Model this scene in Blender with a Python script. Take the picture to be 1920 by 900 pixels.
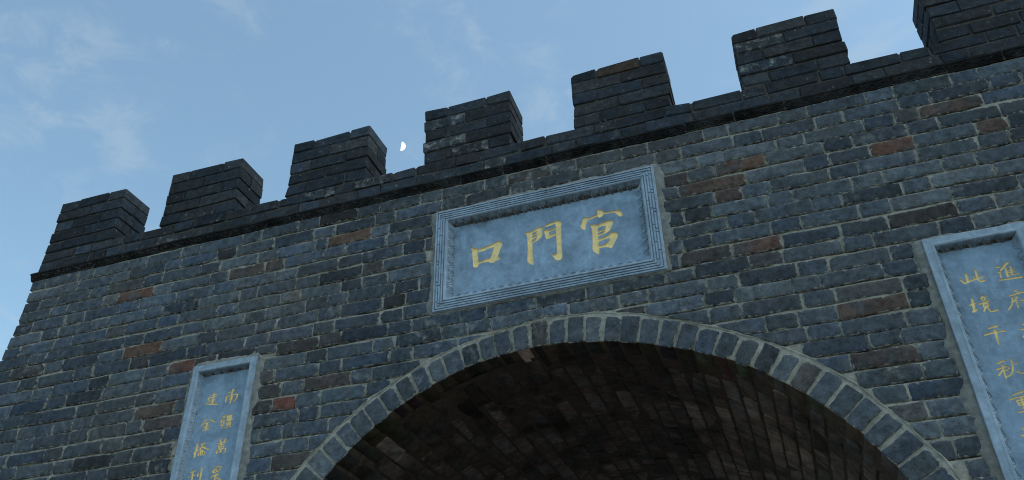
import bpy, math, random
import numpy as np
from mathutils import Matrix, Vector
from mathutils.geometry import delaunay_2d_cdt

# ------------------------------------------------------------------ scene, camera, light
for o in list(bpy.data.objects):
    bpy.data.objects.remove(o)
scn = bpy.context.scene
COL = scn.collection
rng = random.Random(7)

S = 0.42            # metres per layout unit (one unit = 1/10 of the camera's distance to the wall x 10)
EYE = 1.6           # camera height above the ground

def X(u): return u * S
def Z(u): return EYE + u * S

AX = Vector((0.9458676, 0.3241756, -0.0156399))
AY = Vector((0.1946593, -0.5280914, 0.8265756))
AF = Vector((-0.2596964, 0.7848755, 0.5626084))
cam_data = bpy.data.cameras.new("camera")
cam_data.sensor_width = 36.0
cam_data.lens = 29.489
cam_data.clip_start = 0.05
cam_data.clip_end = 12000
cam = bpy.data.objects.new("camera", cam_data)
COL.objects.link(cam)
cam.matrix_world = Matrix(((AX.x, AY.x, -AF.x, 0.0), (AX.y, AY.y, -AF.y, -10 * S), (AX.z, AY.z, -AF.z, EYE), (0, 0, 0, 1)))
scn.camera = cam
FPX = 1572.76

def project(p):
    d = Vector(p) - Vector((0, -10 * S, EYE))
    z = d.dot(AF)
    if z < 0.01:
        return (-9999, -9999)
    return (960 + FPX * d.dot(AX) / z, 450 - FPX * d.dot(AY) / z)

SUN_EL, SUN_AZ = math.radians(60), math.radians(106)     # azimuth clockwise from +Y: to the right of the camera
world = bpy.data.worlds.new("World")
scn.world = world
world.use_nodes = True
wn, wl = world.node_tree.nodes, world.node_tree.links
wn.clear()
def N(nodes, typ, **kw):
    n = nodes.new(typ)
    for k, v in kw.items():
        setattr(n, k, v)
    return n
w_out = N(wn, "ShaderNodeOutputWorld")
w_bg = N(wn, "ShaderNodeBackground")
w_bg.inputs["Strength"].default_value = 0.15
sky = N(wn, "ShaderNodeTexSky", sky_type="NISHITA")
sky.sun_disc = False
sky.sun_elevation = SUN_EL
sky.sun_rotation = SUN_AZ
sky.altitude = 200
sky.air_density = 1.0
sky.dust_density = 0.9
sky.ozone_density = 2.0
w_gain = N(wn, "ShaderNodeMixRGB", blend_type="MULTIPLY")
w_gain.inputs[0].default_value = 1.0
w_gain.inputs[2].default_value = (1.2, 1.25, 1.02, 1)
wl.new(sky.outputs[0], w_gain.inputs[1])
# thin clouds: noise laid on a plane high above the ground
w_tc = N(wn, "ShaderNodeTexCoord")
w_sep = N(wn, "ShaderNodeSeparateXYZ")
wl.new(w_tc.outputs["Generated"], w_sep.inputs[0])
w_zm = N(wn, "ShaderNodeMath", operation="MAXIMUM"); w_zm.inputs[1].default_value = 0.08
wl.new(w_sep.outputs[2], w_zm.inputs[0])
w_dx = N(wn, "ShaderNodeMath", operation="DIVIDE"); wl.new(w_sep.outputs[0], w_dx.inputs[0]); wl.new(w_zm.outputs[0], w_dx.inputs[1])
w_dy = N(wn, "ShaderNodeMath", operation="DIVIDE"); wl.new(w_sep.outputs[1], w_dy.inputs[0]); wl.new(w_zm.outputs[0], w_dy.inputs[1])
w_cmb = N(wn, "ShaderNodeCombineXYZ"); wl.new(w_dx.outputs[0], w_cmb.inputs[0]); wl.new(w_dy.outputs[0], w_cmb.inputs[1])
w_cmb.inputs[2].default_value = 3.7
w_n1 = N(wn, "ShaderNodeTexNoise"); w_n1.inputs["Scale"].default_value = 10.0; w_n1.inputs["Detail"].default_value = 7; w_n1.inputs["Roughness"].default_value = 0.62; w_n1.inputs["Distortion"].default_value = 0.5
w_n2 = N(wn, "ShaderNodeTexNoise"); w_n2.inputs["Scale"].default_value = 2.4; w_n2.inputs["Detail"].default_value = 2
wl.new(w_cmb.outputs[0], w_n1.inputs["Vector"]); wl.new(w_cmb.outputs[0], w_n2.inputs["Vector"])
w_mul = N(wn, "ShaderNodeMath", operation="MULTIPLY"); wl.new(w_n1.outputs[0], w_mul.inputs[0]); wl.new(w_n2.outputs[0], w_mul.inputs[1])
w_rmp = N(wn, "ShaderNodeMapRange"); w_rmp.interpolation_type = "SMOOTHSTEP"
w_rmp.inputs[1].default_value = 0.24; w_rmp.inputs[2].default_value = 0.42; w_rmp.inputs[3].default_value = 0.0; w_rmp.inputs[4].default_value = 0.34
wl.new(w_mul.outputs[0], w_rmp.inputs[0])
w_mix = N(wn, "ShaderNodeMixRGB", blend_type="MIX")
w_mix.inputs[2].default_value = (2.15, 2.7, 3.2, 1)
wl.new(w_rmp.outputs[0], w_mix.inputs[0]); wl.new(w_gain.outputs[0], w_mix.inputs[1])
wl.new(w_mix.outputs[0], w_bg.inputs["Color"])
wl.new(w_bg.outputs[0], w_out.inputs["Surface"])

sun_data = bpy.data.lights.new("sun", "SUN")
sun_data.energy = 0.5
sun_data.angle = math.radians(40)
sun_data.color = (1.0, 0.97, 0.93)
sun = bpy.data.objects.new("sun", sun_data)
COL.objects.link(sun)
sd = Vector((math.sin(SUN_AZ) * math.cos(SUN_EL), math.cos(SUN_AZ) * math.cos(SUN_EL), math.sin(SUN_EL)))
sun.rotation_euler = sd.to_track_quat("Z", "Y").to_euler()
sun.location = (0, 0, 30)

vs = scn.view_settings
vs.view_transform = "Standard"; vs.look = "None"; vs.gamma = 1.0; vs.use_curve_mapping = False
vs.exposure = 0.58

scn.cycles.filter_width = 1.05      # crisp, like a sharpened phone picture
scn.cycles.use_denoising = True

# strokes of the carved characters, metres on the wall (x, z); outlines for the large ones, centre lines and widths for the small ones
GLYPHS = {"name":{"mouth":[[[-1.6826,4.6356],[-1.6718,4.6345],[-1.6589,4.6266],[-1.6366,4.6178],[-1.632,4.6025],[-1.6278,4.5555],[-1.625,4.5128],[-1.6217,4.4877],[-1.6303,4.4723],[-1.6466,4.4703],[-1.6605,4.4803],[-1.6627,4.5072],[-1.6677,4.5646],[-1.6694,4.6004]],[[-1.6301,4.6042],[-1.5732,4.6174],[-1.5228,4.6285],[-1.5039,4.6377],[-1.49,4.6415],[-1.4663,4.6246],[-1.4616,4.6007],[-1.4717,4.5833],[-1.4826,4.5506],[-1.4933,4.5251],[-1.5138,4.5158],[-1.5431,4.5223],[-1.5355,4.5486],[-1.5229,4.581],[-1.5204,4.6002],[-1.5543,4.5953],[-1.592,4.5841],[-1.6268,4.5864]],[[-1.6256,4.5129],[-1.5918,4.5158],[-1.5449,4.5249],[-1.5138,4.5192],[-1.4933,4.5264],[-1.4798,4.5115],[-1.4824,4.4948],[-1.5047,4.4928],[-1.5264,4.4804],[-1.545,4.4845],[-1.5605,4.4984],[-1.5917,4.497],[-1.6242,4.4931]]],"gate":[[[-1.3115,4.6607],[-1.2946,4.6659],[-1.2731,4.6622],[-1.2611,4.6543],[-1.2601,4.6256],[-1.2632,4.584],[-1.2608,4.5624],[-1.2607,4.5276],[-1.2576,4.4716],[-1.2571,4.4306],[-1.2578,4.407],[-1.2715,4.41],[-1.289,4.4275],[-1.2988,4.4433],[-1.2966,4.4805],[-1.2921,4.5348],[-1.2924,4.5909],[-1.2957,4.627],[-1.2994,4.6492]],[[-1.2671,4.66],[-1.2421,4.6711],[-1.2108,4.6865],[-1.1914,4.6803],[-1.1885,4.6617],[-1.1941,4.6418],[-1.1899,4.623],[-1.2048,4.5984],[-1.2267,4.5825],[-1.262,4.5648],[-1.2633,4.5826],[-1.2354,4.595],[-1.2282,4.611],[-1.2311,4.6329],[-1.2284,4.6564],[-1.2613,4.6458]],[[-1.2617,4.6345],[-1.2269,4.6489],[-1.2273,4.6348],[-1.2621,4.6204]],[[-1.2624,4.6106],[-1.2265,4.6247],[-1.2269,4.6121],[-1.2616,4.5963]],[[-1.1064,4.6989],[-1.0908,4.7059],[-1.0702,4.6922],[-1.0639,4.6742],[-1.0674,4.6289],[-1.0705,4.5666],[-1.0704,4.5111],[-1.0702,4.4563],[-1.0708,4.4226],[-1.0817,4.4048],[-1.0995,4.4021],[-1.1167,4.4126],[-1.1275,4.4354],[-1.1417,4.4488],[-1.1444,4.4562],[-1.1238,4.4515],[-1.1088,4.4549],[-1.1034,4.4673],[-1.1028,4.5187],[-1.1031,4.5743],[-1.1041,4.6166],[-1.1034,4.6589]],[[-1.1754,4.6836],[-1.1494,4.6916],[-1.1063,4.7011],[-1.101,4.6833],[-1.1379,4.6744],[-1.1625,4.6697],[-1.1776,4.6734]],[[-1.1815,4.6529],[-1.1632,4.6521],[-1.1482,4.647],[-1.1466,4.6127],[-1.1511,4.5786],[-1.1663,4.5752],[-1.1748,4.5913],[-1.1779,4.6202]],[[-1.1496,4.6417],[-1.1024,4.653],[-1.1031,4.639],[-1.1491,4.626]],[[-1.15,4.6051],[-1.1032,4.6108],[-1.104,4.5941],[-1.1523,4.5775]]],"official":[[[-0.8356,4.7196],[-0.8164,4.7233],[-0.7966,4.7111],[-0.789,4.6949],[-0.7938,4.6713],[-0.8035,4.6596],[-0.8212,4.6591],[-0.8319,4.6737],[-0.8272,4.6974]],[[-0.9191,4.6848],[-0.9024,4.6842],[-0.8902,4.6705],[-0.896,4.6472],[-0.9064,4.6251],[-0.9114,4.5948],[-0.9208,4.5866],[-0.9347,4.6004],[-0.945,4.6239],[-0.9354,4.6357],[-0.9275,4.6655]],[[-0.8974,4.6709],[-0.8338,4.6877],[-0.8261,4.6723],[-0.8896,4.6548]],[[-0.795,4.6929],[-0.7248,4.6894],[-0.7129,4.6914],[-0.6953,4.6912],[-0.6794,4.6744],[-0.6702,4.6475],[-0.6743,4.6344],[-0.6888,4.6346],[-0.7046,4.6526],[-0.7202,4.6741],[-0.7962,4.6783]],[[-0.882,4.6191],[-0.8598,4.6151],[-0.8357,4.6078],[-0.8337,4.5725],[-0.8361,4.5248],[-0.8356,4.47],[-0.8358,4.4296],[-0.8367,4.4029],[-0.8419,4.3874],[-0.8581,4.4011],[-0.8739,4.4215],[-0.8783,4.4394],[-0.8734,4.4925],[-0.8718,4.547],[-0.8735,4.5891]],[[-0.84,4.6054],[-0.801,4.6168],[-0.7712,4.6235],[-0.7424,4.6198],[-0.7305,4.6085],[-0.7393,4.5877],[-0.7532,4.56],[-0.7662,4.5424],[-0.7903,4.531],[-0.814,4.525],[-0.8405,4.5203],[-0.8393,4.5358],[-0.8069,4.5419],[-0.791,4.5587],[-0.7834,4.5811],[-0.7857,4.5886],[-0.809,4.5888],[-0.8388,4.5821]],[[-0.8377,4.5582],[-0.792,4.568],[-0.7929,4.5571],[-0.837,4.5442]],[[-0.8422,4.4975],[-0.792,4.5108],[-0.7529,4.5289],[-0.7299,4.5282],[-0.7087,4.5081],[-0.7195,4.4834],[-0.7364,4.4536],[-0.7499,4.4298],[-0.7626,4.414],[-0.7815,4.4271],[-0.804,4.4323],[-0.8384,4.4329],[-0.8371,4.4501],[-0.8021,4.4555],[-0.7813,4.4641],[-0.7684,4.4814],[-0.7648,4.4908],[-0.7936,4.4908],[-0.8407,4.4794]]]},"left":{"build":[[[[-3.476,3.8995],[-3.4754,3.8296]],[0.0081,0.0081]],[[[-3.4987,3.8864],[-3.4534,3.8876]],[0.0052,0.0052]],[[[-3.5081,3.8712],[-3.4542,3.8744]],[0.0048,0.0048]],[[[-3.4881,3.8547],[-3.4575,3.8559]],[0.0044,0.0044]],[[[-3.4912,3.8436],[-3.4605,3.8445]],[0.0044,0.0044]],[[[-3.5103,3.8808],[-3.513,3.8569],[-3.5006,3.8533],[-3.5265,3.8226]],[0.0044,0.0044,0.0044,0.0044]],[[[-3.5017,3.8254],[-3.431,3.8161]],[0.0088,0.0088]]],"south":[[[[-3.3635,3.8817],[-3.3175,3.8943]],[0.0062,0.0062]],[[[-3.3307,3.9065],[-3.338,3.871]],[0.0095,0.0095]],[[[-3.3735,3.86],[-3.3729,3.822]],[0.0094,0.0094]],[[[-3.3789,3.8602],[-3.2974,3.8653]],[0.0044,0.0044]],[[[-3.2921,3.8654],[-3.2943,3.8311],[-3.3133,3.8193]],[0.0094,0.0094,0.0094]],[[[-3.3336,3.867],[-3.3361,3.8081]],[0.0094,0.0094]],[[[-3.3547,3.8472],[-3.3228,3.8488]],[0.004,0.004]],[[[-3.3539,3.8345],[-3.3239,3.8364]],[0.004,0.004]]],"gold":[[[[-3.4896,3.7325],[-3.5063,3.7077],[-3.5354,3.6758]],[0.0073,0.0065,0.0024]],[[[-3.4741,3.7175],[-3.4285,3.6928]],[0.0048,0.0097]],[[[-3.4992,3.694],[-3.4717,3.6973]],[0.006,0.006]],[[[-3.4858,3.6975],[-3.4855,3.6507]],[0.0092,0.0092]],[[[-3.5008,3.6744],[-3.4713,3.6774]],[0.0052,0.0052]],[[[-3.5066,3.6465],[-3.4613,3.6501]],[0.0084,0.0084]],[[[-3.4992,3.667],[-3.4909,3.6568]],[0.0036,0.0036]],[[[-3.4709,3.6665],[-3.4757,3.6572]],[0.0036,0.0036]]],"border":[[[[-3.3762,3.7194],[-3.3558,3.7273],[-3.3619,3.7083],[-3.3805,3.702],[-3.3819,3.6896]],[0.006,0.006,0.006,0.006,0.006]],[[[-3.3819,3.6896],[-3.358,3.6933],[-3.3559,3.6643],[-3.3698,3.6413]],[0.0068,0.0068,0.0068,0.0068]],[[[-3.382,3.6806],[-3.3667,3.6838]],[0.004,0.004]],[[[-3.3757,3.6887],[-3.3736,3.6597]],[0.0044,0.0044]],[[[-3.3802,3.6624],[-3.361,3.6657]],[0.004,0.004]],[[[-3.3468,3.7223],[-3.3032,3.723]],[0.0036,0.0036]],[[[-3.3395,3.7158],[-3.3077,3.7158],[-3.3017,3.6958],[-3.3335,3.6962],[-3.3395,3.7158]],[0.004,0.004,0.004,0.004,0.004]],[[[-3.3235,3.7152],[-3.3177,3.6963]],[0.0032,0.0032]],[[[-3.3356,3.7062],[-3.3036,3.7051]],[0.0032,0.0032]],[[[-3.3381,3.6896],[-3.2965,3.6896]],[0.0036,0.0036]],[[[-3.3356,3.6774],[-3.3061,3.6785],[-3.3034,3.6549],[-3.327,3.6547],[-3.3356,3.6774]],[0.004,0.004,0.004,0.004,0.004]],[[[-3.32,3.6787],[-3.3152,3.6548]],[0.0032,0.0032]],[[[-3.3313,3.6661],[-3.3056,3.6659]],[0.0032,0.0032]],[[[-3.3501,3.642],[-3.2951,3.643]],[0.0043,0.0043]]],"myriad":[[[[-3.3747,3.5433],[-3.3124,3.5452]],[0.005,0.005]],[[[-3.3606,3.5693],[-3.3503,3.5392]],[0.0089,0.0089]],[[[-3.3189,3.567],[-3.3322,3.5427]],[0.0089,0.0089]],[[[-3.3644,3.5314],[-3.3569,3.5054]],[0.0058,0.0058]],[[[-3.3644,3.5314],[-3.3256,3.5331],[-3.326,3.5072]],[0.0058,0.0058,0.0058]],[[[-3.3597,3.5186],[-3.3266,3.5193]],[0.0039,0.0039]],[[[-3.355,3.5059],[-3.326,3.5072]],[0.0038,0.0038]],[[[-3.3444,3.5391],[-3.3425,3.4835]],[0.0062,0.0062]],[[[-3.3689,3.4974],[-3.3683,3.4766]],[0.0046,0.0046]],[[[-3.3785,3.4876],[-3.3609,3.4877]],[0.0042,0.0042]],[[[-3.365,3.4975],[-3.3076,3.5029]],[0.0042,0.0042]],[[[-3.3056,3.5027],[-3.3065,3.4787],[-3.3163,3.4697]],[0.0077,0.0077,0.0077]],[[[-3.3496,3.4803],[-3.3304,3.4853]],[0.0069,0.0069]]],"bridge":[[[[-3.5259,3.564],[-3.527,3.5255],[-3.531,3.4739]],[0.0103,0.0103,0.0103]],[[[-3.5377,3.5287],[-3.511,3.5339]],[0.0059,0.0059]],[[[-3.5283,3.5222],[-3.5421,3.4962]],[0.0043,0.0043]],[[[-3.5201,3.5211],[-3.51,3.5086]],[0.0039,0.0039]],[[[-3.5012,3.5518],[-3.4671,3.5594]],[0.0067,0.0067]],[[[-3.4856,3.5532],[-3.4983,3.513]],[0.0059,0.0059]],[[[-3.5061,3.5297],[-3.4635,3.5344]],[0.0051,0.0051]],[[[-3.4762,3.5292],[-3.4347,3.5114]],[0.0051,0.009]],[[[-3.4918,3.5104],[-3.4731,3.5155],[-3.4745,3.5073],[-3.491,3.5068]],[0.0035,0.0035,0.0035,0.0035]],[[[-3.5028,3.4979],[-3.5038,3.4814]],[0.0058,0.0058]],[[[-3.5032,3.4997],[-3.4582,3.5017],[-3.4584,3.4851],[-3.4648,3.4784]],[0.0058,0.0058,0.0058,0.0058]],[[[-3.4885,3.496],[-3.4892,3.4816]],[0.0039,0.0039]],[[[-3.4747,3.4959],[-3.4754,3.4815]],[0.0039,0.0039]]],"carve":[[[[-3.5339,3.3768],[-3.5023,3.3847]],[0.0096,0.0096]],[[[-3.5422,3.3458],[-3.4959,3.3569]],[0.0057,0.0057]],[[[-3.5193,3.3733],[-3.516,3.3258],[-3.5147,3.309]],[0.0103,0.0103,0.0103]],[[[-3.4762,3.3646],[-3.4774,3.3445]],[0.0087,0.0087]],[[[-3.4564,3.3976],[-3.4553,3.3586],[-3.454,3.3016]],[0.0103,0.0103,0.0103]]],"crowd":[[[[-3.3747,3.362],[-3.3464,3.392],[-3.314,3.3845],[-3.3247,3.3624],[-3.3609,3.3519],[-3.3747,3.362]],[0.0064,0.0064,0.0064,0.0064,0.0064,0.0064]],[[[-3.3598,3.3735],[-3.3618,3.3597]],[0.0045,0.0045]],[[[-3.3435,3.3782],[-3.3471,3.3629]],[0.0045,0.0045]],[[[-3.3472,3.3418],[-3.3448,3.295]],[0.0086,0.0086]],[[[-3.3776,3.3222],[-3.3569,3.333]],[0.0071,0.0071]],[[[-3.3342,3.3169],[-3.301,3.3046]],[0.0078,0.0078]],[[[-3.3654,3.3367],[-3.3281,3.3421]],[0.0049,0.0049]],[[[-3.3275,3.3394],[-3.3362,3.3298]],[0.0045,0.0045]]]},"right":{"this":[[[[1.0497,3.8381],[1.0478,3.7982]],[0.0109,0.0109]],[[[1.0179,3.8125],[1.0276,3.7874],[1.0919,3.8035],[1.1221,3.8085]],[0.008,0.008,0.008,0.008]],[[[1.0779,3.8195],[1.0797,3.8085]],[0.0068,0.0068]],[[[1.0984,3.8554],[1.0944,3.7938],[1.1036,3.7827],[1.124,3.7852]],[0.0097,0.0089,0.0072,0.0089]]],"advance":[[[[1.1925,3.851],[1.2052,3.8459]],[0.0064,0.0096]],[[[1.1924,3.8163],[1.2045,3.8183]],[0.0067,0.0067]],[[[1.2031,3.814],[1.1994,3.7873]],[0.004,0.004]],[[[1.2517,3.8634],[1.2306,3.8472],[1.2075,3.8246]],[0.0119,0.0096,0.0056]],[[[1.2335,3.8396],[1.2295,3.7877]],[0.0091,0.0091]],[[[1.2548,3.8428],[1.2602,3.8374]],[0.0083,0.0083]],[[[1.2574,3.8366],[1.2525,3.7955]],[0.0059,0.0059]],[[[1.239,3.8177],[1.2682,3.8205]],[0.0051,0.0051]],[[[1.237,3.8057],[1.2661,3.8085]],[0.0051,0.0051]],[[[1.2346,3.7925],[1.2787,3.793]],[0.0063,0.0063]],[[[1.1881,3.7738],[1.2274,3.7699],[1.2873,3.7707]],[0.0047,0.0071,0.0106]]],"realm":[[[[1.0361,3.6949],[1.0284,3.6299]],[0.0106,0.0106]],[[[1.0175,3.6621],[1.046,3.6684]],[0.007,0.007]],[[[1.0203,3.624],[1.042,3.6316]],[0.0104,0.0104]],[[[1.083,3.7055],[1.0849,3.6953]],[0.0082,0.0082]],[[[1.0717,3.689],[1.1001,3.6953]],[0.0059,0.0059]],[[[1.079,3.684],[1.0799,3.674]],[0.0055,0.0055]],[[[1.0959,3.6872],[1.0871,3.677]],[0.0054,0.0054]],[[[1.0591,3.6591],[1.1086,3.6713]],[0.005,0.005]],[[[1.0734,3.654],[1.0982,3.6601],[1.0948,3.6409],[1.0754,3.6373],[1.0734,3.654]],[0.0058,0.0058,0.0058,0.0058,0.0058]],[[[1.0742,3.645],[1.0945,3.648]],[0.0031,0.0031]],[[[1.0806,3.6349],[1.0673,3.6165]],[0.0046,0.0046]],[[[1.0899,3.6331],[1.0957,3.6122],[1.1086,3.6088],[1.1311,3.6139]],[0.0062,0.0069,0.0069,0.0092]]],"mansion":[[[[1.2358,3.7029],[1.2417,3.6919]],[0.0089,0.0089]],[[[1.2018,3.678],[1.2458,3.6853],[1.2832,3.6886]],[0.0058,0.0058,0.0058]],[[[1.2131,3.6699],[1.2012,3.6327],[1.1772,3.6061]],[0.0077,0.0061,0.0031]],[[[1.2356,3.6697],[1.2114,3.6429]],[0.0092,0.0038]],[[[1.2241,3.65],[1.2208,3.6078]],[0.0057,0.0057]],[[[1.2389,3.6426],[1.2794,3.6454]],[0.0065,0.0065]],[[[1.2712,3.6624],[1.2616,3.6119]],[0.0076,0.0076]],[[[1.2478,3.6329],[1.2531,3.6258]],[0.0057,0.0057]]],"thousand":[[[[1.0587,3.5215],[1.0826,3.5268],[1.0973,3.5279]],[0.0035,0.0084,0.0125]],[[[1.0333,3.4909],[1.0764,3.4965],[1.1257,3.4971]],[0.009,0.0062,0.0076]],[[[1.0835,3.5089],[1.0818,3.478],[1.0771,3.4324]],[0.0104,0.0097,0.0076]]],"person_word":[[[[1.2089,3.5146],[1.2336,3.5157]],[0.0058,0.0058]],[[[1.1941,3.4901],[1.2337,3.4923]],[0.0065,0.0065]],[[[1.2281,3.5226],[1.217,3.4838]],[0.0069,0.0069]],[[[1.2417,3.5025],[1.1905,3.4501]],[0.0068,0.0034]]],"autumn":[[[[1.0392,3.3348],[1.0591,3.3426],[1.0747,3.3441]],[0.0025,0.0055,0.006]],[[[1.0279,3.3059],[1.0566,3.3122],[1.0756,3.3173]],[0.0038,0.0038,0.0038]],[[[1.0594,3.3285],[1.0562,3.2928],[1.0553,3.257]],[0.0073,0.0073,0.0073]],[[[1.0524,3.299],[1.0277,3.2754]],[0.005,0.0017]],[[[1.062,3.3001],[1.0735,3.2927]],[0.003,0.0045]],[[[1.08,3.3088],[1.0816,3.3035]],[0.0052,0.0052]],[[[1.1041,3.3489],[1.0999,3.3104],[1.0923,3.2867],[1.0778,3.2698],[1.0626,3.2655]],[0.007,0.007,0.0065,0.004,0.002]],[[[1.1144,3.3232],[1.1246,3.3229]],[0.0037,0.0037]],[[[1.1054,3.2845],[1.1202,3.2737],[1.1482,3.2685]],[0.002,0.0059,0.0074]]],"heavy":[[[[1.0556,3.1715],[1.0825,3.178],[1.0996,3.182]],[0.0019,0.0073,0.0097]],[[[1.0342,3.1508],[1.0666,3.1564],[1.1029,3.1574],[1.1212,3.1585]],[0.0041,0.0041,0.0041,0.0041]],[[[1.0866,3.1626],[1.0842,3.1205],[1.0834,3.0839]],[0.0065,0.0065,0.0065]],[[[1.0631,3.1423],[1.0661,3.1201]],[0.0056,0.0056]],[[[1.0631,3.1423],[1.0992,3.146],[1.1149,3.1462],[1.113,3.1267]],[0.0041,0.0041,0.0041,0.0041]],[[[1.0668,3.1293],[1.1123,3.1315]],[0.0034,0.0034]],[[[1.0657,3.1176],[1.1101,3.1213]],[0.0031,0.0031]],[[[1.0721,3.104],[1.1181,3.1082]],[0.0036,0.0036]],[[[1.0528,3.0859],[1.08,3.0871],[1.1306,3.0925]],[0.0033,0.0048,0.0057]]],"last_word":[[[[1.0408,3.0075],[1.0639,3.0106]],[0.0052,0.0052]],[[[1.0285,2.9761],[1.061,2.9817]],[0.0056,0.0056]]]}}

# ------------------------------------------------------------------ materials
def new_mat(name):
    m = bpy.data.materials.new(name)
    m.use_nodes = True
    nt = m.node_tree
    b = nt.nodes["Principled BSDF"]
    b.inputs["Roughness"].default_value = 0.9
    b.inputs["Specular IOR Level"].default_value = 0.12
    return m, nt.nodes, nt.links, b

def noise(nd, lk, vec, scale, detail=4, rough=0.55, dist=0.0):
    n = N(nd, "ShaderNodeTexNoise")
    n.inputs["Scale"].default_value = scale; n.inputs["Detail"].default_value = detail
    n.inputs["Roughness"].default_value = rough; n.inputs["Distortion"].default_value = dist
    lk.new(vec, n.inputs["Vector"])
    return n.outputs[0]

def mapr(nd, lk, v, a, b, c=0.0, d=1.0, smooth=True):
    n = N(nd, "ShaderNodeMapRange")
    if smooth: n.interpolation_type = "SMOOTHSTEP"
    n.inputs[1].default_value = a; n.inputs[2].default_value = b; n.inputs[3].default_value = c; n.inputs[4].default_value = d
    lk.new(v, n.inputs[0])
    return n.outputs[0]

def math2(nd, lk, op, a, b):
    n = N(nd, "ShaderNodeMath", operation=op)
    for i, v in enumerate((a, b)):
        if isinstance(v, (int, float)): n.inputs[i].default_value = v
        else: lk.new(v, n.inputs[i])
    return n.outputs[0]

def mixc(nd, lk, fac, a, b, mode="MIX"):
    n = N(nd, "ShaderNodeMixRGB", blend_type=mode)
    for i, v in enumerate((fac, a, b)):
        if isinstance(v, (int, float)): n.inputs[i].default_value = v
        elif isinstance(v, tuple): n.inputs[i].default_value = (*v, 1)
        else: lk.new(v, n.inputs[i])
    return n.outputs[0]

def scaled(nd, lk, vec, sx, sy, sz):
    n = N(nd, "ShaderNodeVectorMath", operation="MULTIPLY")
    lk.new(vec, n.inputs[0]); n.inputs[1].default_value = (sx, sy, sz)
    return n.outputs[0]

def bump(nd, lk, b, h, strength, distance):
    n = N(nd, "ShaderNodeBump"); n.inputs["Strength"].default_value = strength; n.inputs["Distance"].default_value = distance
    lk.new(h, n.inputs["Height"]); lk.new(n.outputs[0], b.inputs["Normal"])

MORTAR_RGB = (0.30, 0.295, 0.26)

def brick_material(name, smear=True):
    m, nd, lk, b = new_mat(name)
    pos = N(nd, "ShaderNodeNewGeometry").outputs["Position"]
    at = N(nd, "ShaderNodeAttribute", attribute_name="tint")
    tint, lime = at.outputs["Color"], at.outputs["Alpha"]
    n1 = noise(nd, lk, pos, 20, 7, 0.68)
    n2 = noise(nd, lk, pos, 95, 4, 0.6)
    n3 = noise(nd, lk, pos, 5, 3, 0.5)
    f = math2(nd, lk, "ADD", mapr(nd, lk, n1, 0.3, 0.7, 0.56, 1.42, False), mapr(nd, lk, n2, 0.3, 0.7, -0.2, 0.2, False))
    f = math2(nd, lk, "MULTIPLY", f, mapr(nd, lk, n3, 0.3, 0.7, 0.82, 1.18, False))
    cmb = N(nd, "ShaderNodeCombineColor")
    for i in range(3): lk.new(f, cmb.inputs[i])
    col = mixc(nd, lk, 1.0, tint, cmb.outputs[0], "MULTIPLY")
    # the burnt colour does not run through the whole face
    lum = N(nd, "ShaderNodeRGBToBW"); lk.new(col, lum.inputs[0])
    gc = N(nd, "ShaderNodeCombineColor")
    for i, k in enumerate((.92, 1.02, 1.10)): lk.new(math2(nd, lk, "MULTIPLY", lum.outputs[0], k), gc.inputs[i])
    col = mixc(nd, lk, mapr(nd, lk, noise(nd, lk, pos, 7.5, 3, 0.5, 0.6), 0.50, 0.66, 0, 0.75), col, gc.outputs[0])
    if not smear:
        sk = mapr(nd, lk, noise(nd, lk, pos, 3.2, 6, 0.6, 0.8), 0.36, 0.66, 0.40, 1.75, False)
        sc = N(nd, "ShaderNodeCombineColor")
        for i in range(3): lk.new(sk, sc.inputs[i])
        col = mixc(nd, lk, 1.0, col, sc.outputs[0], "MULTIPLY")
    # brownish cast in places
    col = mixc(nd, lk, mapr(nd, lk, noise(nd, lk, pos, 9, 4, 0.6), 0.55, 0.75, 0, 0.3), col, mixc(nd, lk, 1.0, col, (1.35, 1.03, 0.8), "MULTIPLY"))
    # dark pits and soot specks
    pit = mapr(nd, lk, noise(nd, lk, pos, 42, 5, 0.7), 0.60, 0.70)
    col = mixc(nd, lk, math2(nd, lk, "MULTIPLY", pit, 0.6), col, (0.018, 0.018, 0.02))
    # lime runs and white bloom where the brick carries it
    strk = noise(nd, lk, scaled(nd, lk, pos, 34, 34, 9), 1.0, 5, 0.65, 0.6)
    blot = noise(nd, lk, pos, 13, 6, 0.62)
    lm = math2(nd, lk, "MULTIPLY", math2(nd, lk, "MAXIMUM", mapr(nd, lk, strk, 0.52, 0.82, 0, .6), mapr(nd, lk, blot, 0.50, 0.72)), lime)
    col = mixc(nd, lk, lm, col, (0.30, 0.315, 0.31))
    if smear:
        ed = N(nd, "ShaderNodeAttribute", attribute_name="edge").outputs["Fac"]
        sm = math2(nd, lk, "ADD", math2(nd, lk, "MULTIPLY", ed, 0.30), noise(nd, lk, pos, 34, 5, 0.65))
        sm = mapr(nd, lk, sm, 0.72, 0.84)
        col = mixc(nd, lk, math2(nd, lk, "MULTIPLY", sm, 0.75), col, MORTAR_RGB)
    lk.new(col, b.inputs["Base Color"])
    h = math2(nd, lk, "ADD", noise(nd, lk, pos, 30, 6, 0.65), math2(nd, lk, "MULTIPLY", pit, -0.5))
    bump(nd, lk, b, h, 0.45, 0.007)
    return m

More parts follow.
